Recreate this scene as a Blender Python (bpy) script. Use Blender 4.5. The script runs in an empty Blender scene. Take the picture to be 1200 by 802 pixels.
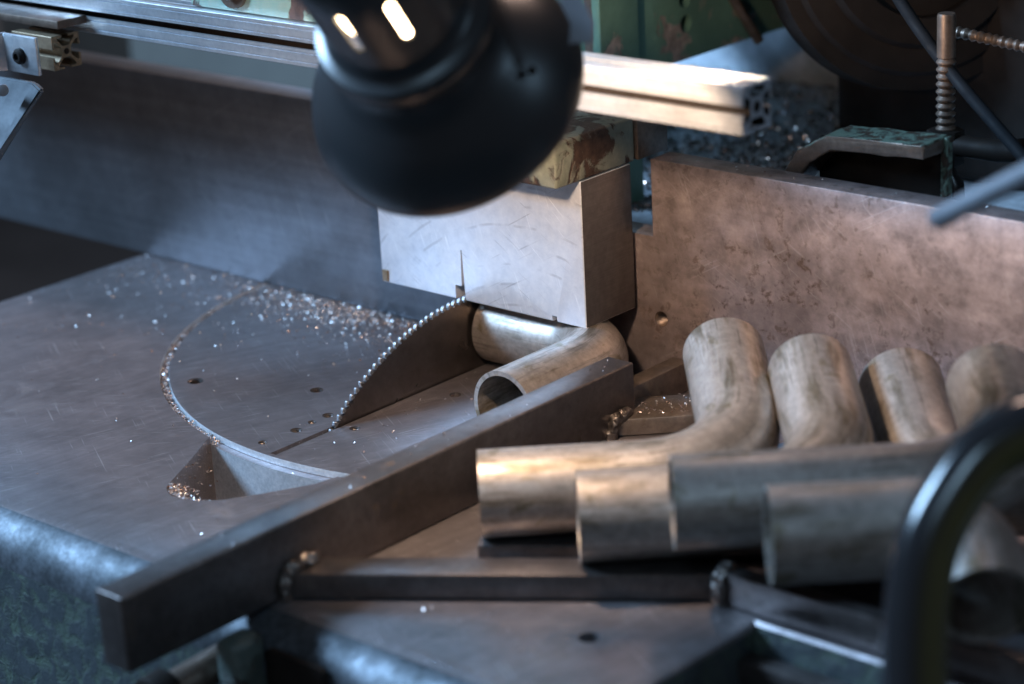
import bpy, bmesh, math, random
from mathutils import Vector, Matrix, noise as mnoise

# ------------------------------------------------------------------ camera, world, lights, exposure
scn = bpy.context.scene
COL = scn.collection
R_ = math.radians
random.seed(7)

YAW, PIT, ROL = R_(-42.53), R_(19.461), R_(-3.1716)
CAM = Vector((1.0890, -1.2172, 0.576))
_r = Vector((math.cos(YAW), -math.sin(YAW), 0))
FWD = Vector((math.sin(YAW)*math.cos(PIT), math.cos(YAW)*math.cos(PIT), -math.sin(PIT)))
_u = _r.cross(FWD)
RIGHT = _r*math.cos(ROL) + _u*math.sin(ROL)
UP = -_r*math.sin(ROL) + _u*math.cos(ROL)

cam_d = bpy.data.cameras.new('camera')
cam = bpy.data.objects.new('camera', cam_d); COL.objects.link(cam)
m = Matrix((RIGHT, UP, -FWD)).transposed().to_4x4(); m.translation = CAM
cam.matrix_world = m
cam_d.sensor_width = 36; cam_d.lens = 2750/1200*36
cam_d.clip_start = 0.02; cam_d.clip_end = 50
cam_d.dof.use_dof = True; cam_d.dof.focus_distance = 1.575; cam_d.dof.aperture_fstop = 4.3
scn.camera = cam

def at(x, y, d):                       # point on the sight line of photo pixel (x, y) at depth d
    return CAM + (FWD*2750 + RIGHT*(x-600) - UP*(y-401))*(d/2750)

world = bpy.data.worlds.new('World'); scn.world = world; world.use_nodes = True
bg = world.node_tree.nodes['Background']
bg.inputs[0].default_value = (0.74, 0.70, 0.76, 1); bg.inputs[1].default_value = 0.075

def area(name, loc, target, sx, sy, power, col):
    l = bpy.data.lights.new(name, 'AREA'); l.shape = 'RECTANGLE'; l.size = sx; l.size_y = sy
    l.energy = power; l.color = col
    o = bpy.data.objects.new(name, l); COL.objects.link(o)
    o.location = loc
    o.rotation_euler = (Vector(target)-Vector(loc)).to_track_quat('-Z', 'Y').to_euler()
    return o
area('window_fill_light', (-1.35, -1.25, 1.35), (0.0, -0.1, 0.05), 0.45, 0.55, 84, (0.41, 0.67, 1.0))
area('window_fill_light', (1.35, -2.3, 1.75), (0.15, -0.1, 0.1), 0.6, 0.5, 8.5, (0.46, 0.73, 1.0))  # unseen cool fill, added behind the camera
area('window_fill_light', (2.1, 0.35, 1.15), (0.2, -0.25, 0.2), 0.30, 0.4, 3.4, (0.45, 0.72, 1.0))  # unseen side light, added for the blue highlight on the lamp shade
area('ceiling_light', (-0.45, 1.45, 1.65), (0.1, -0.3, 0.0), 1.1, 0.7, 44, (1.0, 0.70, 0.58))

scn.view_settings.view_transform = 'Standard'
scn.view_settings.look = 'None'
scn.view_settings.exposure = 0.42
scn.view_settings.gamma = 1
scn.render.engine = 'CYCLES'
scn.cycles.use_denoising = True
scn.cycles.max_bounces = 8
scn.cycles.sample_clamp_indirect = 6

# ------------------------------------------------------------------ materials
def new_mat(name):
    mt = bpy.data.materials.new(name); mt.use_nodes = True
    nt = mt.node_tree
    return mt, nt, nt.nodes['Principled BSDF']

class N:
    def __init__(s, nt): s.nt = nt; s.tc = nt.nodes.new('ShaderNodeTexCoord')
    def mk(s, t, **k):
        n = s.nt.nodes.new(t)
        for a, v in k.items(): setattr(n, a, v)
        return n
    def ln(s, a, b): s.nt.links.new(a, b)
    def coords(s, scale=(1, 1, 1), rot=(0, 0, 0)):
        mp = s.mk('ShaderNodeMapping', vector_type='TEXTURE'); mp.inputs['Scale'].default_value = tuple(1/k for k in scale); mp.inputs['Rotation'].default_value = rot
        s.ln(s.tc.outputs['Object'], mp.inputs['Vector']); return mp.outputs[0]
    def noise(s, scale, detail=6, rough=.6, vec=None, dist=0):
        n = s.mk('ShaderNodeTexNoise'); n.inputs['Scale'].default_value = scale
        n.inputs['Detail'].default_value = detail; n.inputs['Roughness'].default_value = rough
        n.inputs['Distortion'].default_value = dist
        s.ln(vec if vec is not None else s.tc.outputs['Object'], n.inputs['Vector']); return n.outputs['Fac']
    def rng(s, v, a, b, c=0., d=1., smooth=False):
        n = s.mk('ShaderNodeMapRange'); n.clamp = True
        if smooth: n.interpolation_type = 'SMOOTHSTEP'
        n.inputs[1].default_value = a; n.inputs[2].default_value = b; n.inputs[3].default_value = c; n.inputs[4].default_value = d
        s.ln(v, n.inputs[0]); return n.outputs[0]
    def math(s, op, a, b):
        n = s.mk('ShaderNodeMath', operation=op)
        for i, v in enumerate((a, b)):
            if isinstance(v, (int, float)): n.inputs[i].default_value = v
            else: s.ln(v, n.inputs[i])
        return n.outputs[0]
    def mix(s, f, a, b, mode='MIX'):
        n = s.mk('ShaderNodeMix', data_type='RGBA', blend_type=mode)
        if isinstance(f, (int, float)): n.inputs[0].default_value = f
        else: s.ln(f, n.inputs[0])
        for i, v in ((6, a), (7, b)):
            if isinstance(v, tuple): n.inputs[i].default_value = (*v[:3], 1)
            else: s.ln(v, n.inputs[i])
        return n.outputs[2]
    def bump(s, h, strength, dist=.001, prev=None):
        n = s.mk('ShaderNodeBump'); n.inputs['Strength'].default_value = strength; n.inputs['Distance'].default_value = dist
        s.ln(h, n.inputs['Height'])
        if prev is not None: s.ln(prev, n.inputs['Normal'])
        return n.outputs[0]

def steel(name, base, stain, rough=(.32, .55), metal=.85, ns=14, spots=None, spot_lvl=(.60, .66), spot_ns=60,
          brush=None, brush_rot=(0, 0, 0), bump=.15, scratch=0., fine=.22, scratch_y=False, dark_scratch=False):
    mt, nt, p = new_mat(name); g = N(nt)
    n1 = g.noise(ns, 8, .62, dist=.4); n2 = g.noise(ns*11, 5, .7); n3 = g.noise(ns*3.3, 6, .6)
    col = g.mix(g.rng(n1, .36, .64), base, stain)
    col = g.mix(fine, col, g.rng(n2, .3, .7), 'OVERLAY')
    rgh = g.rng(g.math('ADD', g.math('MULTIPLY', n1, .4), g.math('MULTIPLY', n3, .6)), .35, .65, rough[0], rough[1])
    h = n2
    nb = g.bump(n2, bump, .0006)
    if brush:
        b = g.noise(1, 4, .6, g.coords(brush, brush_rot))
        col = g.mix(.11, col, g.rng(b, .3, .7), 'OVERLAY')
        nb = g.bump(b, .12, .0004, nb)
    if scratch:
        for i, (rz, sc) in enumerate(((.75, 22), (-.5, 17), (1.25, 20), (.55, 30))):
            v = g.coords((sc, sc*34, sc*34), (0, rz, 0) if scratch_y else (0, 0, rz))
            s_ = g.noise(1, 2, .5, v); k = g.noise(ns*2+i*7, 2, .5)
            f = g.math('MULTIPLY', g.rng(s_, .64, .70), g.rng(k, .47, .58))
            col = g.mix(g.math('MULTIPLY', f, scratch), col, (.93, .95, .97) if (i % 2 == 0 or not dark_scratch) else (.40, .41, .44))
            nb = g.bump(f, .15, .0003, nb)
    if dark_scratch:
        wv = g.mk('ShaderNodeTexWave', wave_type='RINGS', rings_direction='SPHERICAL')
        wv.inputs['Scale'].default_value = 22; wv.inputs['Distortion'].default_value = 1.2; wv.inputs['Detail'].default_value = 3
        sh_ = g.mk('ShaderNodeVectorMath', operation='ADD'); sh_.inputs[1].default_value = (.05, 0, .10)
        g.ln(g.tc.outputs['Object'], sh_.inputs[0]); g.ln(sh_.outputs[0], wv.inputs['Vector'])
        f = g.math('MULTIPLY', g.rng(wv.outputs['Fac'], .94, .99), g.rng(g.noise(38, 3, .5), .52, .60))
        col = g.mix(g.math('MULTIPLY', f, .32), col, (.25, .25, .27)); nb = g.bump(f, .2, .0003, nb)
    met = None
    if spots:
        sn = g.noise(spot_ns, 5, .65, dist=.3); f = g.math('MULTIPLY', g.rng(sn, *spot_lvl), g.rng(n1, .42, .58))
        col = g.mix(f, col, spots)
        rgh = g.math('MAXIMUM', rgh, g.math('MULTIPLY', f, .75))
        met = g.rng(f, 0, 1, metal, .15)
    g.ln(col, p.inputs['Base Color']); g.ln(rgh, p.inputs['Roughness']); g.ln(nb, p.inputs['Normal'])
    p.inputs['Metallic'].default_value = metal
    if met is not None: g.ln(met, p.inputs['Metallic'])
    return mt

def paint(name, col, col2, under, ns=22, lvl=(.56, .60), rough=.45, under_met=.4, lump=.6):
    mt, nt, p = new_mat(name); g = N(nt)
    n1 = g.noise(ns, 8, .65, dist=.5); n2 = g.noise(ns*5, 5, .6); n3 = g.noise(ns*.6, 3, .5)
    f = g.rng(n1, *lvl)
    pc = g.mix(g.rng(n2, .35, .65), col, col2)
    pc = g.mix(g.rng(n3, .4, .65, 0, .5), pc, tuple(c*.5 for c in col))
    uc = g.mix(g.rng(n2, .3, .7), under, tuple(c*.35 for c in under))
    g.ln(g.mix(f, pc, uc), p.inputs['Base Color'])
    g.ln(g.rng(f, 0, 1, rough, .62), p.inputs['Roughness'])
    g.ln(g.rng(f, 0, 1, 0, under_met), p.inputs['Metallic'])
    b1 = g.bump(n2, .3, .0012)
    n = g.mk('ShaderNodeMath', operation='SUBTRACT'); n.inputs[0].default_value = 1; g.ln(f, n.inputs[1])
    g.ln(g.bump(n.outputs[0], lump, .0012, b1), p.inputs['Normal'])
    return mt

def plain(name, col, rough=.5, metal=0., ns=40, var=.25, bump=.15, coat=0, spec=.5):
    mt, nt, p = new_mat(name); g = N(nt)
    n1 = g.noise(ns, 6, .6)
    g.ln(g.mix(g.rng(n1, .35, .65), col, tuple(c*(1-var) for c in col)), p.inputs['Base Color'])
    g.ln(g.rng(n1, .3, .7, rough*.85, min(1, rough*1.2)), p.inputs['Roughness'])
    p.inputs['Metallic'].default_value = metal
    p.inputs['Coat Weight'].default_value = coat; p.inputs['Specular IOR Level'].default_value = spec
    g.ln(g.bump(n1, bump, .0005), p.inputs['Normal'])
    return mt

M = {}
M['table'] = steel('worn_table_steel', (.265, .242, .252), (.205, .186, .192), (.34, .46), .8, 6, scratch=.22, brush=(3, 200, 60), brush_rot=(0, 0, 1.45), fine=.14, spots=(.075, .065, .065), spot_lvl=(.56, .68), spot_ns=22)
M['disc'] = steel('turned_disc_steel', (.265, .242, .252), (.215, .195, .202), (.32, .44), .82, 7, scratch=.22, brush=(4, 180, 60), brush_rot=(0, 0, 1.2), fine=.14)
M['edge'] = steel('bare_edge_steel', (.58, .61, .65), (.42, .45, .48), (.36, .5), .5, 40)
M['fence'] = steel('fence_steel', (.155, .168, .19), (.11, .117, .13), (.36, .48), .75, 5, fine=.14, brush=(4, 60, 160), scratch=.04, scratch_y=True)
M['fence_rust'] = steel('rusty_fence_steel', (.40, .335, .335), (.19, .15, .145), (.36, .56), .7, 6.5, spots=(.06, .038, .030), spot_lvl=(.545, .64), spot_ns=125, brush=(5, 60, 150), scratch=.10, fine=.36, scratch_y=True)
M['bar'] = steel('dark_bar_steel', (.145, .130, .127), (.09, .078, .075), (.30, .46), .8, 16, spots=(.05, .035, .025), spot_lvl=(.62, .68), brush=(60, 6, 60))
M['plate'] = steel('oily_plate_steel', (.24, .20, .17), (.12, .10, .085), (.26, .46), .75, 18, spots=(.05, .032, .02), spot_lvl=(.58, .66))
mt, nt, p = new_mat('bent_tube_steel'); g = N(nt)
inf = g.mk('ShaderNodeObjectInfo')
off = g.mk('ShaderNodeVectorMath', operation='SCALE'); off.inputs[0].default_value = (37, 11, 23); g.ln(inf.outputs['Random'], off.inputs['Scale'])
def tube_vec(src, sc):
    mu = g.mk('ShaderNodeVectorMath', operation='MULTIPLY_ADD'); mu.inputs[1].default_value = sc
    g.ln(src, mu.inputs[0]); g.ln(off.outputs[0], mu.inputs[2]); return mu.outputs[0]
ob = g.tc.outputs['Object']; uv = g.tc.outputs['UV']
n1 = g.noise(1, 6, .6, tube_vec(ob, (13, 13, 13))); n2 = g.noise(1, 5, .7, tube_vec(ob, (170, 170, 170)))
st = g.noise(1, 5, .65, tube_vec(uv, (11, 1.4, 1)), .15); st2 = g.noise(1, 4, .6, tube_vec(uv, (52, 2.2, 1)))
blot = g.noise(1, 5, .6, tube_vec(ob, (42, 42, 42)), .6)
col = g.mix(g.rng(n1, .38, .62), (.36, .33, .305), (.265, .238, .215))
col = g.mix(g.rng(st, .53, .66, 0, .85), col, (.12, .098, .065))
col = g.mix(g.rng(st2, .56, .68, 0, .6), col, (.10, .085, .07))
col = g.mix(g.math('MULTIPLY', g.rng(blot, .60, .68), .7), col, (.13, .105, .045))
col = g.mix(.25, col, g.rng(n2, .3, .7), 'OVERLAY')
g.ln(col, p.inputs['Base Color']); p.inputs['Metallic'].default_value = .72
g.ln(g.rng(g.math('ADD', g.math('MULTIPLY', n1, .5), g.math('MULTIPLY', st2, .5)),   .38, .62, .38, .58), p.inputs['Roughness'])
g.ln(g.bump(n2, .12, .0006, g.bump(st2, .10, .0006)), p.inputs['Normal'])
M['tube'] = mt
M['tube_in'] = plain('tube_bore_scale', (.10, .085, .075), .7, .4)
M['tube_cut'] = steel('fresh_cut_steel', (.62, .64, .68), (.5, .52, .55), (.25, .4), .9, 60)
M['alu'] = steel('scratched_aluminium', (.72, .745, .79), (.62, .645, .69), (.34, .50), .62, 13, scratch=.8, scratch_y=True, dark_scratch=True, fine=.2, bump=.1, brush=(30, 30, 30))
M['alu_shaded'] = steel('milled_aluminium_shaded', (.15, .136, .132), (.11, .10, .097), (.36, .48), .7, 12, brush=(8, 8, 900), fine=.2)  # right face of the block, its shade put into a darker base
M['rail'] = steel('anodised_rail', (.60, .63, .67), (.48, .51, .55), (.28, .40), .82, 20, brush=(4, 300, 300), spots=(.12, .11, .10), spot_lvl=(.66, .72), spot_ns=150, fine=.15)
M['blade'] = steel('blade_steel', (.14, .122, .115), (.085, .072, .068), (.24, .36), .9, 12, brush=(40, 40, 40), fine=.12)
M['tooth'] = plain('ground_tooth_steel', (.30, .305, .32), .46, .9, 300, .4)
M['weld'] = steel('weld_bead_metal', (.24, .215, .20), (.08, .068, .062), (.28, .5), .9, 90)
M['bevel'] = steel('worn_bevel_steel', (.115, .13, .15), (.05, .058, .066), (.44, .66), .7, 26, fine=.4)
M['rib'] = paint('dim_rib_paint', (.06, .085, .08), (.09, .11, .10), (.05, .04, .035), 30, (.55, .6), .5)
M['green'] = paint('chipped_green_paint', (.085, .165, .125), (.10, .19, .145), (.36, .30, .26), 24, (.60, .62), .42, .2)
M['green_d'] = paint('flaking_green_paint', (.15, .22, .175), (.08, .13, .105), (.07, .045, .03), 130, (.47, .56), .55, .2, 1.)
M['green_w'] = paint('worn_pale_green_paint', (.20, .21, .165), (.13, .145, .11), (.085, .05, .035), 34, (.50, .55), .42, .3, .8)
M['green_p'] = paint('pale_mint_paint', (.22, .34, .28), (.30, .36, .28), (.13, .08, .065), 26, (.58, .61), .4, .2)
M['apron'] = paint('grimy_casting_paint', (.03, .042, .048), (.05, .06, .068), (.085, .13, .095), 90, (.46, .68), .5, .0)
M['dark'] = plain('grimy_dark_casting', (.017, .013, .011), .6, .1, 30, .5, .5, spec=.15)
M['olive'] = plain('grimy_olive_casting', (.022, .020, .014), .6, 0, 24, .5, .4, spec=.12)
M['lamp'] = plain('black_lamp_enamel', (.018, .021, .024), .33, 0, 12, .3, .05)
M['lamp_in'] = plain('white_reflector_enamel', (.8, .78, .74), .4)
M['black'] = plain('gloss_black_plastic', (.012, .013, .015), .24, 0, 20, .3, .05)
M['cable'] = plain('matt_black_cable', (.010, .012, .015), .7, 0, 60, .3, spec=.12)
M['guard'] = plain('dull_blue_grey_plate', (.10, .113, .128), .75, .1, 50, .35, spec=.3)
M['rod'] = plain('dull_grey_rod', (.22, .235, .265), .5, .2, 30, .3)
M['brown'] = steel('brown_oxide_steel', (.20, .15, .12), (.10, .075, .06), (.36, .55), .7, 30)
M['brass'] = steel('oily_profile_end', (.33, .25, .17), (.20, .15, .10), (.35, .5), .7, 40)
M['shelf'] = steel('wet_shelf_steel', (.62, .68, .74), (.30, .34, .38), (.35, .55), .15, 12)
M['floor'] = plain('workshop_concrete', (.06, .06, .062), .7, 0, 4, .4)
M['wall'] = plain('grey_housing_paint', (.16, .155, .14), .6, 0, 3, .4)

mt, nt, p = new_mat('steel_chip'); g = N(nt)
oi = g.mk('ShaderNodeAttribute', attribute_name='tint')
g.ln(g.mix(oi.outputs['Fac'], (.54, .54, .56), (.32, .18, .12)), p.inputs['Base Color'])
p.inputs['Metallic'].default_value = .9; p.inputs['Roughness'].default_value = .42
M['chip'] = mt
mw = mt.copy(); mw.name = 'wet_steel_chip'; mw.node_tree.nodes['Principled BSDF'].inputs['Roughness'].default_value = .13
M['chip_wet'] = mw

mt, nt, p = new_mat('handle_black_reflection'); g = N(nt)
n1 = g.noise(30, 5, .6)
at_ = g.mk('ShaderNodeAttribute', attribute_name='olive_reflection')
g.ln(g.mix(g.math('MULTIPLY', g.rng(at_.outputs['Fac'], .62, .92, 0, 1, True), g.rng(n1, .2, .6, .6, 1)), (.012, .013, .015), (.055, .052, .018)), p.inputs['Base Color'])  # yellowish reflection painted into the black along one side
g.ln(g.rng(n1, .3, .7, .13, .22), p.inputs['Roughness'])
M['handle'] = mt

mt, nt, p = new_mat('lamp_filament_glow')
p.inputs['Emission Color'].default_value = (1, .72, .42, 1); p.inputs['Emission Strength'].default_value = 14
M['glow'] = mt

# ------------------------------------------------------------------ builders
def finish(name, bm, mats, parent=None, sharp=35, loc=None):
    me = bpy.data.meshes.new(name); bm.normal_update(); bm.to_mesh(me); bm.free()
    return link(name, me, mats, parent, sharp, loc)

def link(name, me, mats, parent=None, sharp=35, loc=None):
    if not isinstance(mats, (list, tuple)): mats = [mats]
    me.materials.clear()
    for k in mats: me.materials.append(M[k])
    for f in me.polygons: f.use_smooth = True
    me.set_sharp_from_angle(angle=R_(sharp))
    o = bpy.data.objects.new(name, me); COL.objects.link(o)
    if parent is not None: o.parent = parent
    if loc is not None: o.location = loc
    return o

def thing(name, label, cat, loc=(0, 0, 0), group=None):
    o = bpy.data.objects.new(name, None); COL.objects.link(o); o.location = loc
    o.empty_display_size = .02
    return tag(o, label, cat, group)

def tag(o, label, cat, group=None):
    o['label'] = label; o['category'] = cat
    if group: o['group'] = group
    return o

def box_bm(x0, x1, y0, y1, z0, z1, bev=.0012, seg=2, mat=None):
    bm = bmesh.new(); bmesh.ops.create_cube(bm, size=1)
    for v in bm.verts:
        v.co = Vector((x0 if v.co.x < 0 else x1, y0 if v.co.y < 0 else y1, z0 if v.co.z < 0 else z1))
    if bev: bmesh.ops.bevel(bm, geom=list(bm.edges), offset=bev, segments=seg, affect='EDGES', profile=.5)
    return bm

def prism_bm(poly, z0, z1, bev=0, seg=2):
    bm = bmesh.new()
    lo = [bm.verts.new((x, y, z0)) for x, y in poly]; hi = [bm.verts.new((x, y, z1)) for x, y in poly]
    n = len(poly)
    bm.faces.new(hi); bm.faces.new(lo[::-1])
    for i in range(n): bm.faces.new((lo[i], lo[(i+1) % n], hi[(i+1) % n], hi[i]))
    bmesh.ops.recalc_face_normals(bm, faces=list(bm.faces))
    if bev: bmesh.ops.bevel(bm, geom=list(bm.edges), offset=bev, segments=seg, affect='EDGES', profile=.5)
    return bm

def xform(bm, mat): bmesh.ops.transform(bm, matrix=mat, verts=list(bm.verts)); return bm

def frame(origin, xdir, zdir):
    x = Vector(xdir).normalized(); z = Vector(zdir); z = (z - x*z.dot(x)).normalized(); y = z.cross(x)
    m_ = Matrix((x, y, z)).transposed().to_4x4(); m_.translation = Vector(origin); return m_

def cyl_bm(p0, p1, r, r2=None, seg=32, bev=0, bm=None):
    p0, p1 = Vector(p0), Vector(p1); d = p1-p0
    own = bm is None
    if own: bm = bmesh.new()
    q = d.to_track_quat('Z', 'Y').to_matrix().to_4x4(); q.translation = (p0+p1)/2
    ret = bmesh.ops.create_cone(bm, cap_ends=True, segments=seg, radius1=r, radius2=r if r2 is None else r2, depth=d.length, matrix=q)
    if bev and own:
        es = [e for e in bm.edges if any(len(f.verts) > 4 for f in e.link_faces)]
        bmesh.ops.bevel(bm, geom=es, offset=bev, segments=2, affect='EDGES', profile=.5)
    return bm

def lathe_bm(profile, mtx, seg=72, mat_of=None):
    """profile: list of (radius, axial); closed loop when first==last"""
    bm = bmesh.new(); rings = []
    for (rr, s) in profile:
        rings.append([bm.verts.new(mtx @ Vector((rr*math.cos(2*math.pi*k/seg), rr*math.sin(2*math.pi*k/seg), s))) for k in range(seg)])
    for i in range(len(rings)-1):
        for k in range(seg):
            f = bm.faces.new((rings[i][k], rings[i][(k+1) % seg], rings[i+1][(k+1) % seg], rings[i+1][k]))
            if mat_of: f.material_index = mat_of(i)
    return bm

def sweep_bm(path, rad, seg=24, caps=True, bm=None):
    own = bm is None
    if own: bm = bmesh.new()
    pts = [Vector(p_) for p_ in path]; n = len(pts); rings = []
    t0 = (pts[1]-pts[0]).normalized()
    nrm = t0.orthogonal().normalized()
    prev = t0
    for i, p_ in enumerate(pts):
        t = (pts[min(i+1, n-1)]-pts[max(i-1, 0)]).normalized()
        nrm = (prev.rotation_difference(t)) @ nrm; nrm = (nrm - t*nrm.dot(t)).normalized(); prev = t
        b = t.cross(nrm); rr = rad[i] if isinstance(rad, (list, tuple)) else rad
        rings.append([bm.verts.new(p_ + (nrm*math.cos(2*math.pi*k/seg)+b*math.sin(2*math.pi*k/seg))*rr) for k in range(seg)])
    for i in range(n-1):
        for k in range(seg): bm.faces.new((rings[i][k], rings[i][(k+1) % seg], rings[i+1][(k+1) % seg], rings[i+1][k]))
    if caps: bm.faces.new(rings[0][::-1]); bm.faces.new(rings[-1])
    return bm

def smooth_path(pts, n=8):
    pts = [Vector(p_) for p_ in pts]; out = []
    P_ = [pts[0]*2-pts[1]] + pts + [pts[-1]*2-pts[-2]]
    for i in range(1, len(P_)-2):
        a, b, c, d = P_[i-1:i+3]
        for k in range(n):
            t = k/n
            out.append(.5*((2*b)+(c-a)*t+(2*a-5*b+4*c-d)*t*t+(3*b-a-3*c+d)*t**3))
    out.append(pts[-1]); return out

def cut(name, bm, cutters, mats, parent=None, sharp=35, loc=None):
    """boolean difference of bm and the cutter bmeshes, returned as one mesh object"""
    me = bpy.data.meshes.new(name); bm.normal_update(); bm.to_mesh(me); bm.free()
    base = bpy.data.objects.new('tmp', me); COL.objects.link(base); tmp = [base]
    for c in cutters:
        cm = bpy.data.meshes.new('cutter'); c.normal_update(); c.to_mesh(cm); c.free()
        co = bpy.data.objects.new('cutter', cm); COL.objects.link(co); tmp.append(co)
        md = base.modifiers.new('b', 'BOOLEAN'); md.operation = 'DIFFERENCE'; md.object = co; md.solver = 'EXACT'
    dg = bpy.context.evaluated_depsgraph_get(); dg.update()
    out = bpy.data.meshes.new_from_object(base.evaluated_get(dg))
    out.name = name
    for t in tmp: bpy.data.objects.remove(t, do_unlink=True)
    return link(name, out, mats, parent, sharp, loc)

def circle(r, n=128, cx=0, cy=0, a0=0, a1=2*math.pi):
    return [(cx+r*math.cos(a0+(a1-a0)*k/n), cy+r*math.sin(a0+(a1-a0)*k/n)) for k in range(n)]

def roughen(bm, amp, scale, seed=0):
    bm.normal_update()
    for v in bm.verts:
        v.co += v.normal*amp*mnoise.noise(v.co*scale + Vector((seed, seed*2.3, 0)))
    return bm

# ------------------------------------------------------------------ setting: floor and housing wall
fl = finish('floor', box_bm(-4, 3, -2.5, 4, -.95, -.90, 0), 'floor'); fl['kind'] = 'structure'
wl = finish('wall', box_bm(-4, 3, 2.4, 2.5, -.90, 2.6, 0), 'wall'); wl['kind'] = 'structure'

# ------------------------------------------------------------------ saw table
FY = -.02                                            # face of the fences
tab = thing('saw_table', 'grey steel saw table with round recess, corner pocket and rounded front edge', 'saw table')
poly = [(-.428, -.447), (.402, -.447), (.402, -.285), (.85, -.285), (.85, .34), (-.428, .34)]
bm = prism_bm(poly, -.40, 0)
def top_edges(bm, test):
    return [e for e in bm.edges if all(abs(v.co.z) < 1e-6 for v in e.verts) and test(e)]
bmesh.ops.bevel(bm, geom=top_edges(bm, lambda e: all(abs(v.co.y+.447) < 1e-6 for v in e.verts)), offset=.030, segments=10, affect='EDGES', profile=.5)
bmesh.ops.bevel(bm, geom=top_edges(bm, lambda e: all(abs(v.co.x+.428) < 1e-5 for v in e.verts) or all(abs(v.co.x-.402) < 1e-5 for v in e.verts) or all(abs(v.co.y+.285) < 1e-5 for v in e.verts)), offset=.005, segments=3, affect='EDGES', profile=.5)
pocket = [(math.cos(a)*.2783, math.sin(a)*.2783) for a in [math.atan2(-.2755, .0645)+(math.atan2(-.2728, -.0583)-math.atan2(-.2755, .0645))*k/20 for k in range(21)]] + [(-.0560, -.2775), (-.045, -.2955), (-.0342, -.3143), (-.0255, -.3305), (-.0200, -.3405), (-.0155, -.3470), (-.0100, -.3510), (-.0035, -.3538), (.0040, -.3540), (.0110, -.3524), (.0175, -.3494), (.0240, -.3450), (.0300, -.3390), (.0430, -.3190), (.0600, -.2880)]
pocket_bm = prism_bm(pocket, -.075, .01)
hole_bm = cyl_bm((.340, -.352, -.03), (.340, -.352, .01), .0062)
table_top = cut('table_top', bm, [prism_bm(circle(.2785, 160), -.0052, .01), prism_bm(circle(.258, 96), -.385, -.004), pocket_bm, hole_bm], ['table', 'edge', 'apron', 'bevel'], tab, 28)
for f in table_top.data.polygons:
    c = f.center; nrm = f.normal
    rr = math.hypot(c.x, c.y)
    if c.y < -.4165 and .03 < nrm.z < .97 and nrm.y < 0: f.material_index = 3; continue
    if nrm.z < .35 and (c.y < -.44 or c.z < -.06 or c.x < -.427 or (c.x > .39 and c.y < -.2)) and rr > .30: f.material_index = 2
    elif rr < .30 and c.z < -.0005 and nrm.z < .9 and abs(nrm.x*c.x+nrm.y*c.y)/max(rr, 1e-6) > .93: f.material_index = 1
# casting rib and clamp spindle below the stop bar
finish('casting_rib', xform(box_bm(-.009, .009, -.012, .012, -.16, -.006, .005, 3), Matrix.Translation((.171, -.455, 0))), 'rib', tab)
finish('apron_cap', box_bm(.185, .232, -.4495, -.446, -.18, -.012, .004, 3), 'dark', tab)
sp = thing('locking_spindle', 'dark round locking spindle with knurled end under the stop bar', 'spindle', (.150, -.46, -.030))
finish('spindle_shaft', cyl_bm((0, .012, 0), (0, -.042, -.003), .0105, bev=.001), 'brown', sp)
kb = cyl_bm((0, -.030, -.0025), (0, -.046, -.0035), .0150, bev=.002, seg=28)
finish('spindle_head', kb, 'dark', sp)
finish('spindle_tip', cyl_bm((0, -.045, -.0035), (0, -.050, -.0037), .0085, bev=.0015), 'rod', sp)

# ------------------------------------------------------------------ turntable disc
turn = thing('turntable', 'round grey turntable disc with saw slot and threaded holes set in the table', 'turntable')
holes = [(-.1497, -.2048, .0058), (-.0623, -.1684, .0048), (-.0199, -.1984, .0042), (-.0200, -.2137, .0030), (-.0181, -.2303, .0042), (-.0208, -.2585, .0032), (.0130, -.2056, .0036), (.0266, -.1203, .0042)]
slot = box_bm(-.0026, .0026, -.2685, .16, -.02, .01, 0)
cutters = [slot] + [cyl_bm((x, y, -.02), (x, y, .01), r_, seg=24) for x, y, r_ in holes]
dk = prism_bm(circle(.272, 200), -.0049, 0)
rim = [e for e in dk.edges if all(abs(v.co.z) < 1e-6 for v in e.verts)]
bmesh.ops.bevel(dk, geom=rim, offset=.0006, segments=2, affect='EDGES', profile=.5)
disc_o = cut('disc', dk, cutters, ['disc', 'edge'], turn, 28)
for f in disc_o.data.polygons:
    if abs(f.normal.z) < .5 and math.hypot(f.center.x, f.center.y) > .2715: f.material_index = 1
for x, y, r_ in holes:
    mt_ = Matrix.Translation((x, y, 0))
    prof = [(r_*.99, .0002), (r_*.98, -.0004)]
    for k in range(7): prof += [(r_*.80, -.0008-k*.0012), (r_*.96, -.0014-k*.0012)]
    prof += [(.0001, -.0098)]
    finish('screw_hole', lathe_bm(prof, mt_, 24), 'bar', disc_o)

# ------------------------------------------------------------------ saw blade
BC = Vector((0, -.078, -.145)); BR = .2
blade = thing('circular_saw', 'brown circular saw blade with bright teeth rising out of the slot', 'saw blade', BC)
NT = 220; prof = []
for k in range(NT):
    a = 2*math.pi*k/NT; s = 2*math.pi/NT
    prof += [((BR-.0040)*math.cos(a), (BR-.0040)*math.sin(a)), ((BR-.0030)*math.cos(a+s*.4), (BR-.0030)*math.sin(a+s*.4)), ((BR-.0008)*math.cos(a+s*.8), (BR-.0008)*math.sin(a+s*.8))]
toM = Matrix(((0, 0, 1, 0), (1, 0, 0, 0), (0, 1, 0, 0), (0, 0, 0, 1)))
blade_o = finish('blade_disc', xform(prism_bm(prof, -.0011, .0011), toM), 'blade', blade)
tb = prism_bm([(-.0026, -.0012), (.0002, -.0034), (.0012, -.0030), (.0017, .0008), (.0008, .0013), (-.0008, .0006)], -.0015, .0015, .0003, 1)
tme = bpy.data.meshes.new('tooth'); xform(tb, toM).to_mesh(tme); tb.free()
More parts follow.
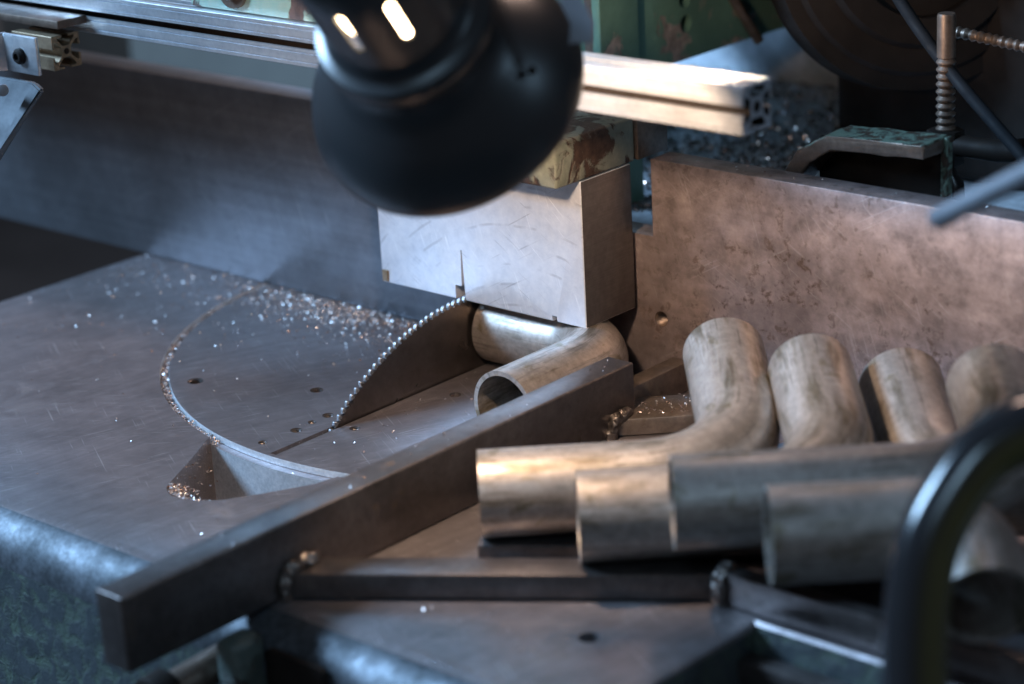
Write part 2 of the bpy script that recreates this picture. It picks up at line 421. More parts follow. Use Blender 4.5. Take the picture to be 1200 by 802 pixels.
for k in range(NT):
    a = 2*math.pi*k/NT
    y, z = BR*math.cos(a+.8*2*math.pi/NT), BR*math.sin(a+.8*2*math.pi/NT)
    if BC.z+z > -.004 and y < .03:
        o = link('tooth', tme, 'tooth', blade_o)
        o.scale = (.85, 1.0, .85)
        o.location = (random.uniform(-.0003, .0003), y*.9960, z*.9960); o.rotation_euler = (a-math.pi/2+R_(20)+random.gauss(0, .12), 0, 0)

# ------------------------------------------------------------------ fences
lf = tag(cut('fence_plate', box_bm(-.95, -.022, FY, .008, .0005, .160, .0012), [box_bm(-1.2, -.43, -.05, .05, -.05, -.0, 0)], 'fence'),
         'long blue-grey steel fence plate behind the turntable chips', 'fence')
rf_poly = [(.020, .0006), (.90, .0006), (.90, .160), (.1262, .160), (.1262, .105), (.020, .105)]
rb = prism_bm(rf_poly, 0, .022, .0010)
xform(rb, Matrix(((1, 0, 0, 0), (0, 0, 1, FY), (0, 1, 0, 0), (0, 0, 0, 1))))
bmesh.ops.recalc_face_normals(rb, faces=list(rb.faces))
rf = tag(cut('fence_plate', rb, [cyl_bm((.1316, -.06, .0463), (.1316, .0, .0463), .0056, seg=24)], 'fence_rust'),
         'stained brown steel fence plate behind the stacked elbow tubes', 'fence')
prof = [(.0055, 0)]
for k in range(7): prof += [(.0046, .0012+k*.0018), (.0054, .0021+k*.0018)]
prof += [(.0001, .0165)]
finish('screw_hole', lathe_bm(prof, frame((.1316, FY+.0005, .0463), (1, 0, 0), (0, 1, 0)), 24), 'brown', rf)

# ------------------------------------------------------------------ aluminium clamp block
bl = thing('clamp_block', 'scratched silver aluminium clamp block pressed on the cut tube', 'block', (.1128, -.0776, .0522))
def kerf_bm():
    return xform(prism_bm([(-.0022, -.002), (.0019, -.002), (.0005, .0372), (-.0006, .0372)], -.01, .030), Matrix(((1, 0, 0, -.1128), (0, 0, 1, 0), (0, 1, 0, 0), (0, 0, 0, 1))))
kb1 = kerf_bm(); bmesh.ops.recalc_face_normals(kb1, faces=list(kb1.faces))
blk = cut('block_body', roughen(box_bm(-.1940, 0, 0, .0535, 0, .1036, .0013, 3), .0003, 70), [kb1, box_bm(-.1128-.0078, -.1128+.0014, -.01, .026, -.01, .0105, 0), box_bm(-.0305, -.0262, -.01, .06, -.01, .0042, 0)], ['alu', 'alu_shaded'], bl, 25)
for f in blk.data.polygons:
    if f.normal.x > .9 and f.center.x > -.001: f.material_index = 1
finish('corner_chip', roughen(box_bm(-.1925, -.1870, -.0010, .0004, .0012, .0095, .0003), .0008, 400), 'brass', bl)

arm = thing('clamp_jaw', 'pale green chipped clamp arm bolted above the aluminium block', 'clamp arm', (.1136, -.1028, .1562))
finish('arm_body', roughen(box_bm(-.150, 0, 0, .083, 0, .031, .0022, 3), .0004, 60), 'green_w', arm)
finish('arm_root', box_bm(-.150, .0022, .0835, .117, .0005, .0335, .002), 'brown', arm)
finish('bolt', cyl_bm((-.062, .022, .0305), (-.062, .022, .0385), .0085, seg=6, bev=.0008), 'rod', arm)
finish('washer', cyl_bm((-.062, .022, .0305), (-.062, .022, .0325), .0125, bev=.0005), 'edge', arm)

# ------------------------------------------------------------------ elbow tubes
TR = .026
def elbow(label, K, da, db, La, Lb, cat='tube', group=None, bend=.062, wall=.0026, mats=('tube', 'tube_in', 'tube_cut')):
    da, db = Vector(da).normalized(), Vector(db).normalized(); K = Vector(K)
    t = thing('elbow_tube', label, cat, K, group)
    ang = math.acos(max(-1, min(1, da.dot(db)))); turn_ = math.pi-ang
    tl = bend*math.tan(turn_/2)
    c = (da+db).normalized()*(bend/math.cos(turn_/2)) if turn_ < math.pi-.01 else Vector()
    path = [da*La, da*(La*.66+tl*.33), da*(La*.33+tl*.66), da*tl]
    p0, p1 = da*tl-c, db*tl-c; ax = p0.cross(p1).normalized()
    for k in range(1, 13): path.append(c + Matrix.Rotation(turn_*k/13, 3, ax) @ p0)
    path += [db*tl, db*(Lb*.33+tl*.66), db*(Lb*.66+tl*.33), db*Lb]
    outer = bmesh.new(); SEG = 48
    n = len(path); rings = []
    nrm = da.cross(db).normalized()
    for i, p_ in enumerate(path):
        tg = (path[min(i+1, n-1)]-path[max(i-1, 0)]).normalized(); b = tg.cross(nrm)
        inb = 3 < i < n-4
        row = []
        for rr in (TR, TR-wall):
            row.append([outer.verts.new(p_ + (nrm*math.cos(2*math.pi*k/SEG)*(1.03 if inb else 1)+b*math.sin(2*math.pi*k/SEG)*(.97 if inb else 1))*rr) for k in range(SEG)])
        rings.append(row)
    for i in range(n-1):
        for k in range(SEG):
            k2 = (k+1) % SEG
            f = outer.faces.new((rings[i][0][k], rings[i][0][k2], rings[i+1][0][k2], rings[i+1][0][k]))
            f = outer.faces.new((rings[i+1][1][k], rings[i+1][1][k2], rings[i][1][k2], rings[i][1][k])); f.material_index = 1
    for i in (0, n-1):
        for k in range(SEG):
            k2 = (k+1) % SEG
            f = outer.faces.new((rings[i][0][k], rings[i][1][k], rings[i][1][k2], rings[i][0][k2])); f.material_index = 2
    uvl = outer.loops.layers.uv.new('UVMap')
    idx = {}
    acc = 0
    for i in range(n):
        if i: acc += (path[i]-path[i-1]).length
        for row in rings[i]:
            for k, v in enumerate(row): idx[v] = (k/SEG, acc*10)
    for f in outer.faces:
        us = [idx[l.vert][0] for l in f.loops]
        for l in f.loops:
            u_, v_ = idx[l.vert]
            l[uvl].uv = (u_+1 if (max(us)-min(us) > .5 and u_ < .5) else u_, v_)
    bmesh.ops.recalc_face_normals(outer, faces=list(outer.faces))
    finish('tube_body', outer, list(mats), t, 40)
    return t

# the tube being cut: one leg under the block, the other toward the open end beside the stop bar
elbow('bent steel tube clamped under the aluminium block with its open end against the stop bar', (.1195, -.050, .0263), (-1, 0, 0), (0, -1, 0), .1155, .122, group=None, bend=.050, wall=.0032)
def dirs(an, th):
    a = Vector((math.cos(R_(an)), math.sin(R_(an)), 0)); h = Vector((-a.y, a.x, 0))
    return -a, h*math.cos(R_(th)) + Vector((0, 0, math.sin(R_(th))))
G = 'elbow tubes stacked in the welded cradle'
for lab, K, an, La, Lb in (
        ('brown-grey steel elbow tube at the start of the row, next to the stop bar weld', (.3333, -.1936, .0365), 43, .1589, .1401),
        ('steel elbow tube second from the stop bar in the stacked row', (.4039, -.2000, .0415), 43, .1513, .1396),
        ('long-legged steel elbow tube lying in front of the third one, end by the black handle', (.5033, -.1729, .0665), 42, .1929, .1030)):
    da, db = dirs(an, 12)
    elbow(lab, K, da, db, La, Lb, group=G)
da, db = dirs(43, 12)
elbow('steel elbow tube third from the stop bar in the stacked row, short leg turned away', at(1099, 581, 1.345), -da, db, .075, .120, group=G, bend=.034)
da, db = dirs(42, 18)
elbow('dim elbow tube in front of the row, bending down behind the black handle', (.5114, -.2517, .0735), da, -db, .101, .060, group=G, bend=.034)

# ------------------------------------------------------------------ welded stop fixture
fx = thing('stop_fixture', 'dark welded stop bar with flat cross bars cradling the tubes', 'stop fixture', (.168, -.096, 0))
FO = Vector((.168, -.096, 0))
def fpart(name, bm, mt_): xform(bm, Matrix.Translation(-FO)); return finish(name, bm, mt_, fx)
fpart('stop_bar', roughen(box_bm(.1460, .168, -.530, -.096, .0006, .0452, .0014, 3), .0002, 40), 'bar')
def flat(p0, p1, width, z0, z1, side=1, bev=.0012):
    p0, p1 = Vector((*p0, 0)), Vector((*p1, 0)); L = (p1-p0).length
    b_ = box_bm(0, L, 0 if side > 0 else -width, width if side > 0 else 0, z0, z1, bev)
    return xform(b_, frame(p0, p1-p0, (0, 0, 1)))
fpart('front_cross_bar', flat((.1690, -.4165), (.3720, -.2755), .0235, .0006, .0160), 'bar')
fpart('angled_bar', flat((.3725, -.2790), (.72, -.2760), .012, .0006, .0200), 'bar')
fpart('lower_ledge', flat((.3960, -.3020), (.74, -.3060), .014, -.030, -.016), 'bar')
fpart('rear_cross_bar', flat((.1690, -.1195), (.2450, -.0470), .040, .0006, .0125), 'plate')
fpart('rear_spacer', box_bm(.1420, .1570, -.0940, -.022, .0006, .0215, .001), 'plate')
fpart('rest_plate', flat((.2240, -.3140), (.3850, -.2030), .100, .0006, .0100), 'bar')
fpart('support_bar', flat((.405, -.250), (.58, -.20), .03, .0006, .0380), 'bar')
def weld(points, r):
    bm = bmesh.new()
    pts = []
    for a, b in zip(points, points[1:]):
        for t_ in (0, .15, .3, .45, .6, .75, .9): pts.append(Vector(a).lerp(Vector(b), t_))
    for i, p_ in enumerate(pts):
        mtx = Matrix.Translation(Vector(p_)) @ Matrix.Diagonal((1, 1, random.uniform(.8, 1.2), 1))
        bmesh.ops.create_icosphere(bm, subdivisions=3, radius=r*random.uniform(.84, 1.0), matrix=mtx)
    return roughen(bm, .0016, 330, 3)
fpart('weld_bead', weld([(.1690, -.4165, .002), (.1695, -.4170, .0065), (.1695, -.4165, .0110), (.1695, -.4140, .0160), (.1705, -.4080, .0178), (.1700, -.4010, .0182), (.1705, -.3940, .0182)], .0048), 'weld')
fpart('weld_bead', weld([(.1690, -.1230, .001), (.1695, -.1225, .005), (.1695, -.1210, .0095), (.1700, -.1175, .0130), (.1705, -.1120, .0138), (.1700, -.1060, .0136)], .0042), 'weld')
fpart('weld_bead', weld([(.3735, -.2775, .003), (.3735, -.2780, .009), (.3735, -.2780, .015), (.3740, -.2745, .0185), (.3745, -.2700, .0185)], .0055), 'weld')

# ------------------------------------------------------------------ aluminium rail
def tslot(h, o, lip, c, core, groove=True):
    side = []
    g1 = [(h*.82, h), (h*.80, h-.0010), (h*.77, h-.0010), (h*.75, h), (h*.38, h), (h*.36, h-.0010), (h*.33, h-.0010), (h*.31, h)] if groove else []
    half = [(h*.97, h)] + g1 + [(o, h), (o, h-lip), (c, h-lip), (c, h-lip-.0016), (core, core+.0012)]
    side = half + [(-x, y) for x, y in half[::-1]]
    out = []
    for k in range(4):
        ca, sa = math.cos(k*math.pi/2), math.sin(k*math.pi/2)
        out += [(x*ca-y*sa, x*sa+y*ca) for x, y in side]
    return out
def extrude_x(poly, x0, x1):
    b_ = prism_bm(poly, x0, x1)
    xform(b_, Matrix(((0, 0, 1, 0), (1, 0, 0, 0), (0, 1, 0, 0), (0, 0, 0, 1))))
    return b_
RH = .0138; RYF, RZB = -.1985, .2440
rail = thing('aluminium_rail', 'long silver slotted aluminium rail above the block', 'rail', (0, RYF+RH, RZB+RH))
core = cyl_bm((.2, 0, 0), (.5, 0, 0), .0034, seg=20)
rpo = cut('rail_profile', extrude_x(tslot(RH, .0023, .0022, .0075, .0050), -.70, .3360), [core], ['rail', 'dark'], rail, 30)
for f in rpo.data.polygons:
    if max(abs(f.center.y), abs(f.center.z)) < RH-.0012 and abs(f.normal.x) < .5: f.material_index = 1  # grimy slot faces, darkened to stand for the recess shade
finish('end_socket', cyl_bm((.3362, 0, 0), (.3310, 0, 0), .0030, seg=20), 'dark', rail)

finish('added_shade_plate', box_bm(-.70, -.285, -.004, .010, RH+.0006, RH+.115, .001), 'fence', rail)  # added plate above the frame, shades the left fence
lug = thing('casting_lug', 'pale green flaking casting lug with bolt standing on the rail', 'casting', (-.088, -.1920, .2720))
lb = roughen(box_bm(-.041, .125, 0, .02, 0, .10, .002), .0006, 80)
finish('lug_body', lb, 'green_p', lug)
finish('bolt', cyl_bm((.004, -.0075, .0165), (.004, .002, .0165), .0075, seg=6, bev=.0008), 'rod', lug)
finish('washer', lathe_bm([(.0068, -.0005), (.0068, -.0030), (.0135, -.0030), (.0140, -.0005)], frame((.004, 0, .0165), (1, 0, 0), (0, 1, 0)), 36), 'brown', lug)

# ------------------------------------------------------------------ bracket hanging under the rail
sm = thing('slotted_profile', 'short dark slotted profile hanging under the rail end', 'profile', at(78, 60, 1.66))
finish('profile_body', extrude_x(tslot(.0122, .0030, .0016, .0074, .0030, False), -.045, 0), ['brass'], sm, 30)
finish('profile_bore', cyl_bm((.0003, 0, 0), (-.004, 0, 0), .0022, seg=16), 'dark', sm)
ab = thing('angle_bracket', 'pale silver angle bracket with slot and screw beside the slotted profile', 'bracket', at(40, 62, 1.645))
AO = at(40, 62, 1.645)
leaf = cut('bracket_leaf', box_bm(-.018, .018, -.0115, -.0085, -.0125, .0145, .0008), [], 'rail', ab)
lm = frame((-.0185, -.0085, 0), (-.55, -.84, 0), (0, 0, 1))
slot_c = [box_bm(.0120, .0220, -.01, .01, -.0035, .0045, .0034, 4)]
cutb = cut('bracket_leaf', box_bm(0, .040, -.0015, .0015, -.0125, .0145, .0008), slot_c, 'rail', ab); cutb.matrix_local = lm
finish('screw', lathe_bm([(.0058, -.0115), (.0056, -.0140), (.0040, -.0158), (.0026, -.0160), (.0024, -.0140), (.0001, -.0138)], frame((0, 0, 0), (1, 0, 0), (0, 1, 0)), 24), 'dark', ab)
fb = tag(finish('flat_strap', xform(box_bm(-.10, .020, -.006, .02, 0, .006, .001), Matrix.Translation(at(55, 30, 1.66))), 'brown'), 'brown flat steel strap between the rail and the angle bracket', 'strap')
gp = thing('guard_plate', 'blue-grey slanted steel guard plate with a screw, below the angle bracket', 'plate', at(20, 100, 1.62))
o_ = at(20, 100, 1.62)
pp = [at(48, 106, 1.60), at(38, 97, 1.605), at(-40, 84, 1.64), at(-40, 250, 1.62), at(-8, 186, 1.60)]
bmg = bmesh.new()
fr = [bmg.verts.new(p_-o_) for p_ in pp]; off = FWD*.006 + Vector((-.002, .004, 0))
bk = [bmg.verts.new(p_-o_+off) for p_ in pp]
bmg.faces.new(fr); bmg.faces.new(bk[::-1])
for i in range(5): bmg.faces.new((fr[i], bk[i], bk[(i+1) % 5], fr[(i+1) % 5]))
bmesh.ops.recalc_face_normals(bmg, faces=list(bmg.faces))
bmesh.ops.bevel(bmg, geom=list(bmg.edges), offset=.0014, segments=2, affect='EDGES')
finish('plate_body', bmg, 'guard', gp)
finish('screw', cyl_bm(at(3, 106, 1.603)-o_, at(3, 106, 1.592)-o_, .0042, seg=20, bev=.001), 'rod', gp)

# ------------------------------------------------------------------ lamp
LAX = (FWD*.86 + (RIGHT*.59 - UP*.81)*.51).normalized()     # the way the lamp shines
LS = 1.10; LC = at(526, 109, 1.30)
lamp = thing('work_lamp', 'black bell-shaped work lamp with slotted neck hanging over the block', 'lamp', LC)
LM = frame((0, 0, 0), RIGHT + LAX*(-RIGHT.dot(LAX)), -LAX) @ Matrix.Scale(LS, 4)      # local z points back towards the neck
outer = [(.0700, 0), (.0714, .0015), (.0716, .0040), (.0704, .0090), (.0672, .0175), (.0622, .0262), (.0560, .0340), (.0495, .0402), (.0448, .0460), (.0420, .0525), (.0408, .0600), (.0436, .0610), (.0444, .0630), (.0444, .0700), (.0434, .0722), (.0390, .0735), (.0368, .0750), (.0356, .0800)]
inner = [(.0344, .0800), (.0356, .0720), (.0392, .0600), (.0404, .0530), (.0436, .0465), (.0484, .0400), (.0548, .0330), (.0610, .0250), (.0662, .0150), (.0690, .0050), (.0700, 0)]
no = len(outer)
bmL = lathe_bm(outer+inner, LM, 96, lambda i: 0 if i < no else 1)
bmesh.ops.recalc_face_normals(bmL, faces=list(bmL.faces))
finish('lamp_shade', bmL, ['lamp', 'lamp_in'], lamp, 45)
neck = [(.0356, .0800), (.0355, .100), (.0353, .120), (.0350, .150), (.0290, .158), (.0275, .158), (.0335, .148), (.0338, .120), (.0340, .100), (.0342, .0800), (.0356, .0800)]
nb_ = lathe_bm(neck, Matrix(), 96); bmesh.ops.remove_doubles(nb_, verts=list(nb_.verts), dist=1e-6)
bmesh.ops.recalc_face_normals(nb_, faces=list(nb_.faces))
cuts = []
for k in (256, 296, 16, 56, 136, 176):
    a = R_(k)
    c_ = box_bm(.028, .042, -.0022, .0022, .099, .128, .0021, 3)
    xform(c_, Matrix.Rotation(a, 4, 'Z')); cuts.append(c_)
nk = cut('lamp_neck', nb_, cuts, 'lamp', lamp, 40); nk.matrix_local = LM
finish('neck_cap', lathe_bm([(.0290, .157), (.026, .163), (.012, .166), (.0001, .166)], LM, 48), 'lamp', lamp)
for a in (-.35, .9):
    pc = LM @ Vector((.0595*math.cos(a), .0595*math.sin(a), .0385))
    nn = (LM.to_3x3() @ Vector((math.cos(a), math.sin(a), .9))).normalized()
    finish('vent_hole', cyl_bm(pc-nn*.002, pc+nn*.0006, .0022, seg=16), 'dark', lamp)
bulb = lathe_bm([(.0001, .070), (.012, .072), (.020, .080), (.025, .092), (.025, .112), (.019, .126), (.011, .140), (.0001, .142)], LM, 32)
bo = finish('bulb', bulb, 'glow', lamp)
sl = bpy.data.lights.new('lamp_light', 'POINT'); sl.energy = 5.0; sl.color = (1, .70, .48); sl.shadow_soft_size = .012
so = bpy.data.objects.new('lamp_light', sl); COL.objects.link(so); so.location = LC - LAX*.056
st = thing('lamp_strap', 'bent grey metal strap behind the black lamp shade', 'strap', at(675, 20, 1.22))
so_ = at(675, 20, 1.22)
bs = bmesh.new()
pts = [at(662, -30, 1.22), at(684, 2, 1.22), at(696, 26, 1.22), at(694, 50, 1.22)]
wv = -RIGHT*.012 + FWD*.004; th_ = FWD*.003
for i in range(3):
    for s_ in (0, 1):
        q = [pts[i]-so_+th_*s_, pts[i+1]-so_+th_*s_, pts[i+1]-so_+wv+th_*s_, pts[i]-so_+wv+th_*s_]
        bs.faces.new([bs.verts.new(v) for v in (q if s_ else q[::-1])])
    a, b = pts[i]-so_, pts[i+1]-so_
    bs.faces.new([bs.verts.new(v) for v in (a, b, b+th_, a+th_)])
bmesh.ops.remove_doubles(bs, verts=list(bs.verts), dist=1e-6)
finish('strap_body', bs, 'rod', st)

# ------------------------------------------------------------------ green column and dark machine behind
colm = thing('machine_column', 'green painted machine column with chipped drill holes behind the rail', 'machine', (-.02, .17, .13))
co = Vector((-.02, .17, .13))
gx = -.012
gc = prism_bm([(.098, .1675), (.48, .1675), (.48, .75), (.098, .75)], 0, .25, .002)
xform(gc, Matrix(((0, 0, -1, gx), (1, 0, 0, 0), (0, 1, 0, 0), (0, 0, 0, 1))))
bmesh.ops.recalc_face_normals(gc, faces=list(gc.faces))
def on_col(px, py):
    d = (FWD*2750 + RIGHT*(px-600) - UP*(py-401)); t = (gx-CAM.x)/d.x; return CAM+d*t
hl = [(804, 28, .007), (802, -1, .007), (873, 10, .0065)]
hc = []
for px, py, r_ in hl:
    c = on_col(px, py); hc.append(cyl_bm(c-Vector((.03, 0, 0)), c+Vector((.01, 0, 0)), r_, seg=24))
gcol = cut('column_face', gc, hc, 'green', colm, 30); gcol.location = -co
finish('light_block_wall', xform(box_bm(-.75, .16, .50, .53, .07, .66, .004), Matrix.Translation(-co)), 'shelf', colm)  # added wall, keeps the warm ceiling light off the chip shelf
c0 = on_col(736, 20)
finish('column_rib', xform(box_bm(.002, .010, -.045, .0, -.2, .3, .001), Matrix.Translation(Vector((gx, c0.y, c0.z))-co)), 'green', colm)
c0 = on_col(708, 20)
finish('column_edge', xform(box_bm(-.01, .006, -.012, .010, -.1, .3, .001), Matrix.Translation(Vector((gx, c0.y, c0.z))-co)), 'brown', colm)
pa, pb = on_col(846, -12)-co, on_col(882, 47)-co
finish('coolant_pipe', cyl_bm(pa+Vector((.006, 0, 0)), pb+Vector((.006, 0, 0)), .0042, seg=16), 'brown', colm)

sh = tag(finish('chip_shelf', box_bm(-.45, .75, .06, 1.00, .045, .0745, .002), 'shelf'), 'wet grey shelf covered with glittering chips behind the fence', 'shelf')
drum = thing('drive_flange', 'large dark round stepped drive flange behind the clamp screw', 'flange', at(1082, -66, 1.71))
DM = frame((0, 0, 0), (.62, .78, 0), (.35, -.86, .12)) @ Matrix.Scale(.87, 4)
finish('flange_ring', lathe_bm([(.0001, .0), (.03, .0), (.034, -.006), (.060, -.006), (.062, .004), (.084, .006), (.088, -.004), (.108, -.006), (.112, -.012), (.124, -.013), (.126, -.05)], DM, 96), 'dark', drum)
finish('flange_hub', lathe_bm([(.0001, .02), (.02, .02), (.024, .014), (.024, -.002)], DM, 48), 'brown', drum)
gb = thing('gear_housing', 'grimy dark gear housing standing behind the fence', 'housing', (.30, .62, .0))
finish('housing_body', roughen(box_bm(-.235, .55, -.335, .4, .076, .75, .012, 4), .003, 14), 'dark', gb)
finish('housing_lip', xform(box_bm(-.292, -.19, -.40, -.334, .2150, .40, .010, 4), Matrix.Translation((0, 0, 0))), 'olive', gb)
finish('housing_panel', box_bm(.09, .30, -.352, -.334, .09, .19, .004, 2), 'olive', gb)
bw = thing('housing_panel', 'blurred grey machine panel behind the left fence', 'panel', (-.70, .30, 0))
finish('panel_body', box_bm(-.5, .35, .30, .34, -.3, .55, .01), 'wall', bw)
finish('panel_ridge', xform(box_bm(-.4, .25, -.02, .02, -.02, .02, .012, 3), Matrix.Translation((0, .28, .055)) @ Matrix.Rotation(R_(6), 4, 'Y')), 'wall', bw)

# clamp strap, screw, lever, cable
cs = thing('clamp_strap', 'bent green flaking clamp strap behind the right fence', 'clamp', (.27, .03, .15))
so2 = Vector((.27, .03, .15))
prof = [(.205, .142), (.226, .172), (.248, .1855), (.322, .1885), (.3225, .1790), (.252, .1755), (.236, .165), (.216, .142)]
cb = prism_bm(prof, .010, .040, .0012)
xform(cb, Matrix(((1, 0, 0, 0), (0, 0, 1, 0), (0, 1, 0, 0), (0, 0, 0, 1)))); bmesh.ops.recalc_face_normals(cb, faces=list(cb.faces))
xform(cb, Matrix.Translation(-so2)); bmesh.ops.subdivide_edges(cb, edges=list(cb.edges), cuts=4, use_grid_fill=True)
cso = finish('strap_top', roughen(roughen(cb, .0012, 120), .0009, 420, 5), ['brown', 'green_d'], cs, 30)
for f in cso.data.polygons:
    if f.normal.z > .4: f.material_index = 1
finish('strap_leg', xform(box_bm(.3195, .3245, .034, .041, .09, .188, .0008), Matrix.Translation(-so2)), 'green_d', cs)
finish('strap_web', xform(box_bm(.225, .3190, .036, .040, .09, .176, .001), Matrix.Translation(-so2)), 'dark', cs)

sc = thing('clamp_screw', 'threaded clamp screw with cross handle and lever nut', 'clamp screw', at(1108, 155, 1.56))
s0 = at(1108, 155, 1.56)
top = at(1108, 14, 1.56); axd = Vector((0, 0, 1))
Lz = (top-s0).length
prof = [(.0001, -.001)]
pitch = .0050; z = 0
while z < Lz*.60:
    prof += [(.0048, z), (.0066, z+pitch*.45), (.0066, z+pitch*.6), (.0048, z+pitch)]; z += pitch
prof += [(.0062, z+.001), (.0062, Lz-.002), (.0056, Lz), (.0001, Lz)]
finish('screw_rod', lathe_bm(prof, Matrix(), 28), 'brown', sc)
h0 = at(1113, 36, 1.555)-s0; h1 = at(1225, 60, 1.52)-s0
pth = [h0.lerp(h1, k/60) for k in range(61)]
finish('cross_handle', sweep_bm(pth, [.0036+.0006*math.sin(k*1.35) for k in range(61)], 16), 'brown', sc)
finish('nut', cyl_bm((0, 0, -.022), (0, 0, .002), .0125, seg=6, bev=.001), 'dark', sc)
l1 = at(1235, 176, 1.50)-s0
finish('lever', sweep_bm([Vector((0, 0, -.008)), Vector((0, 0, -.008)).lerp(l1, .5)+Vector((0, 0, -.003)), l1], [.0070, .0075, .009], 16), 'dark', sc)
finish('foot', lathe_bm([(.006, -.022), (.008, -.028), (.0125, -.034), (.0135, -.045), (.010, -.055), (.0001, -.056)], Matrix(), 28), 'black', sc)

cbp = smooth_path([at(1035, -30, 1.58), at(1075, 32, 1.56), at(1120, 92, 1.54), at(1165, 145, 1.51), at(1215, 202, 1.48)], 8)
tag(finish('cable', sweep_bm(cbp, .0042, 14), 'cable'), 'thin black cable sloping in front of the clamp screw', 'cable')

# ------------------------------------------------------------------ near things on the right
rp = [at(1092, 259, 1.10), at(1104, 254, 1.095), at(1150, 231, 1.07), at(1240, 186, 1.03)]
rod = thing('adjusting_rod', 'blurred grey round rod pointing at the right fence', 'rod', rp[3])
finish('rod_shaft', sweep_bm([p_-rp[3] for p_ in rp[1:]], .0052, 20), 'rod', rod)
q = (rp[0]-rp[3]); d_ = (rp[0]-rp[1]).normalized()
finish('rod_tip', sweep_bm([rp[1]-rp[3]-d_*.001, rp[1]-rp[3]+d_*.003, rp[1]-rp[3]+d_*.005, rp[1]-rp[3]+d_*.0064], [.0056, .0054, .0042, .001], 20), 'rod', rod)

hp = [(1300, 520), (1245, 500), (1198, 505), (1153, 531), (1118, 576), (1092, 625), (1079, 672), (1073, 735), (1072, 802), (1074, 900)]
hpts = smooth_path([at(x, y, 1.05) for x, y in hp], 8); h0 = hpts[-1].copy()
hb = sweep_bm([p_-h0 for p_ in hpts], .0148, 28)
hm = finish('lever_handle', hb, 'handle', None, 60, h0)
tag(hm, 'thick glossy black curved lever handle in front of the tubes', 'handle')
attr = hm.data.attributes.new('olive_reflection', 'FLOAT', 'POINT')
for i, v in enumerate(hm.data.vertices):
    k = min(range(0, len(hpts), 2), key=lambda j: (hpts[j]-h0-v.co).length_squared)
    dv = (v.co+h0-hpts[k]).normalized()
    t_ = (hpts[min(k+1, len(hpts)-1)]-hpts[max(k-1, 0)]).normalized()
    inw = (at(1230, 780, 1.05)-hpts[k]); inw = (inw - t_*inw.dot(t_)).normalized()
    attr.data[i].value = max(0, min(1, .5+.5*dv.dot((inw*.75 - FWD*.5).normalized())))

# ------------------------------------------------------------------ steel chips (stuff)
def chips(name, spots, label, size=(.0006, .0016), mat='chip'):
    verts, faces, tint = [], [], []
    for (x, y, z) in spots:
        s = random.uniform(*size) * (1.5 if random.random() < .04 else 1)
        rot = Matrix.Rotation(random.uniform(0, 6.28), 3, 'Z') @ Matrix.Rotation(random.gauss(0, .8), 3, 'X') @ Matrix.Rotation(random.gauss(0, .5), 3, 'Y')
        n = 3; i0 = len(verts); lift = s*.45
        cv = random.uniform(.6, 1.6)
        for k in range(n+1):
            a = (k/n-.5)*cv
            for w_ in (-.28, .28):
                p_ = rot @ Vector((math.sin(a)*s/cv*1.4, w_*s, (math.cos(a)-1)*s/cv*1.2))
                verts.append((x+p_.x, y+p_.y, z+lift+p_.z))
        for k in range(n): faces.append((i0+2*k, i0+2*k+1, i0+2*k+3, i0+2*k+2))
        t_ = random.uniform(0, .25) if random.random() < .5 else random.uniform(.3, 1)
        tint += [t_]*(2*(n+1))
    me = bpy.data.meshes.new(name); me.from_pydata(verts, [], faces)
    a_ = me.attributes.new('tint', 'FLOAT', 'POINT'); a_.data.foreach_set('value', tint)
    o = link(name, me, mat, None, 180)
    o['kind'] = 'stuff'; o['label'] = label; o['category'] = 'chips'
    return o
S = []
for _ in range(3200):                                       # groove round the turntable
    a = random.uniform(math.pi*.98, math.pi*1.44); rr = random.gauss(.2755, .0014)
    S.append((rr*math.cos(a), rr*math.sin(a), -.005+abs(random.gauss(0, .0016))))
for _ in range(3800):                                       # heap along the fence
    x = random.gauss(-.165, .060); y = FY-.002-abs(random.gauss(0, .022))
    if x < -.03: S.append((x, y, .0002))
for _ in range(900):
    x = random.uniform(-.42, -.05); y = FY-.002-abs(random.gauss(0, .05)); S.append((x, y, .0002))
for _ in range(190):
    S.append((random.uniform(-.42, .12), random.uniform(-.40, -.05), .0002))
for _ in range(60):
    S.append((random.uniform(.01, .13), random.uniform(-.26, -.06), .0002))
for _ in range(60):
    a = random.uniform(0, 1); S.append((-.36+.17*a+random.gauss(0, .012), -.19+.09*a+random.gauss(0, .012), .0002))
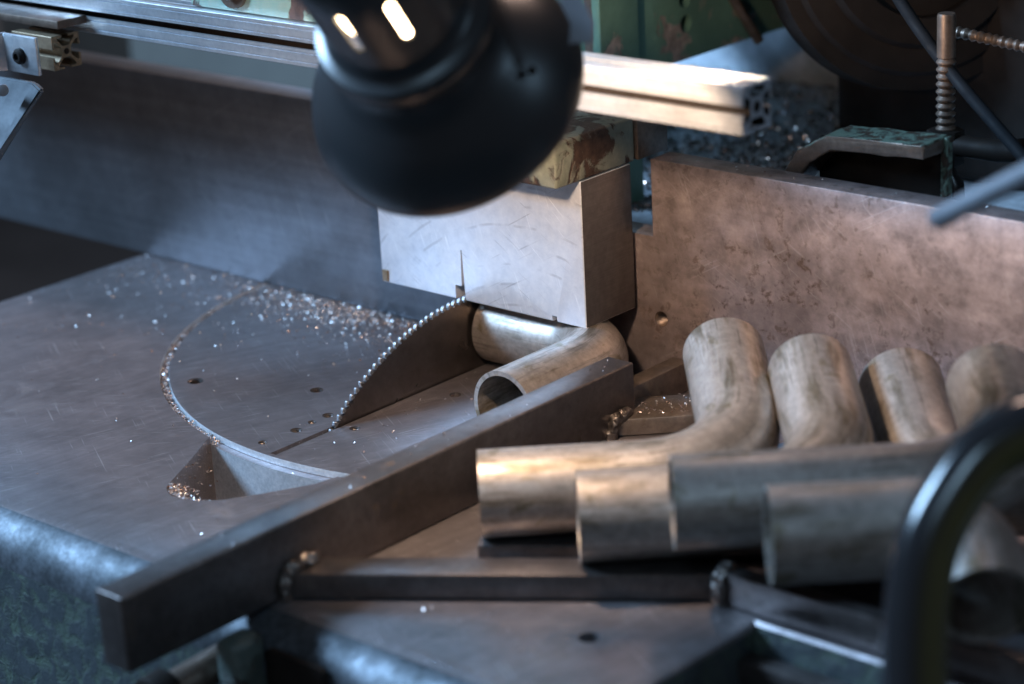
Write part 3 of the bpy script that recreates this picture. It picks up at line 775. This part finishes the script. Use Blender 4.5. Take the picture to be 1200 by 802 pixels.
chips('metal_chips', [s_ for s_ in S if not (abs(s_[0]) < .004 and s_[1] < .1)], 'bright steel chips scattered on the table, groove and along the fence')
S = []
pk = [(-.0200, -.3405), (-.0155, -.3470), (-.0100, -.3510), (-.0035, -.3538), (.0040, -.3540), (.0110, -.3524), (.0175, -.3494), (.0240, -.3450)]
for _ in range(900):                                       # pocket heap against its front wall
    i = random.randrange(len(pk)-1); t_ = random.random()
    x = pk[i][0]*(1-t_)+pk[i+1][0]*t_; y = pk[i][1]*(1-t_)+pk[i+1][1]*t_
    d_ = abs(random.gauss(0, .009)); S.append((x*(1-d_*6)+.0006, y+d_+.0005, -.0012-d_*.55+random.gauss(0, .0006)))
for _ in range(70):
    t_ = random.random(); S.append((-.0567+.036*t_+.0012, -.2758-.064*t_, random.uniform(-.03, -.002)))
chips('metal_chips', S, 'brassy chips heaped in the corner of the triangular table pocket', (.0008, .0019))
S = []
for _ in range(170):
    t_ = random.random(); s_ = abs(random.gauss(0, .5))
    b_ = Vector((.176, -.105, .0127)) + Vector((.05, .048, 0))*t_ + Vector((-.022, .024, 0))*min(1, s_)
    S.append((b_.x, b_.y, .0127))
for _ in range(60): S.append((random.uniform(.155, .25), random.uniform(-.20, -.12), .0006))
for _ in range(60): S.append((random.uniform(.18, .33), random.uniform(-.40, -.30), .0006))
for _ in range(30): S.append((random.uniform(.147, .167), random.uniform(-.5, -.1), .0453))
chips('metal_chips', S, 'fine chips lying on the welded cross bars of the stop fixture')
S = []
for _ in range(6500): S.append((random.uniform(-.25, .055), random.uniform(.10, .50), .0747))
for _ in range(500): S.append((min(.055, random.gauss(.0, .04)), random.gauss(.26, .06), .0747))
chips('metal_chips', S, 'out-of-focus glittering chips covering the shelf behind the fence', (.0018, .0040), 'chip_wet')
S = []
for _ in range(90): S.append((random.uniform(.128, .70), random.uniform(FY+.002, FY+.02), .1602))
for _ in range(40): S.append((random.uniform(.03, .107), random.uniform(-.095, -.03), .1850))
chips('metal_chips', S, 'small chips resting on the top edges of the fence and clamp arm')
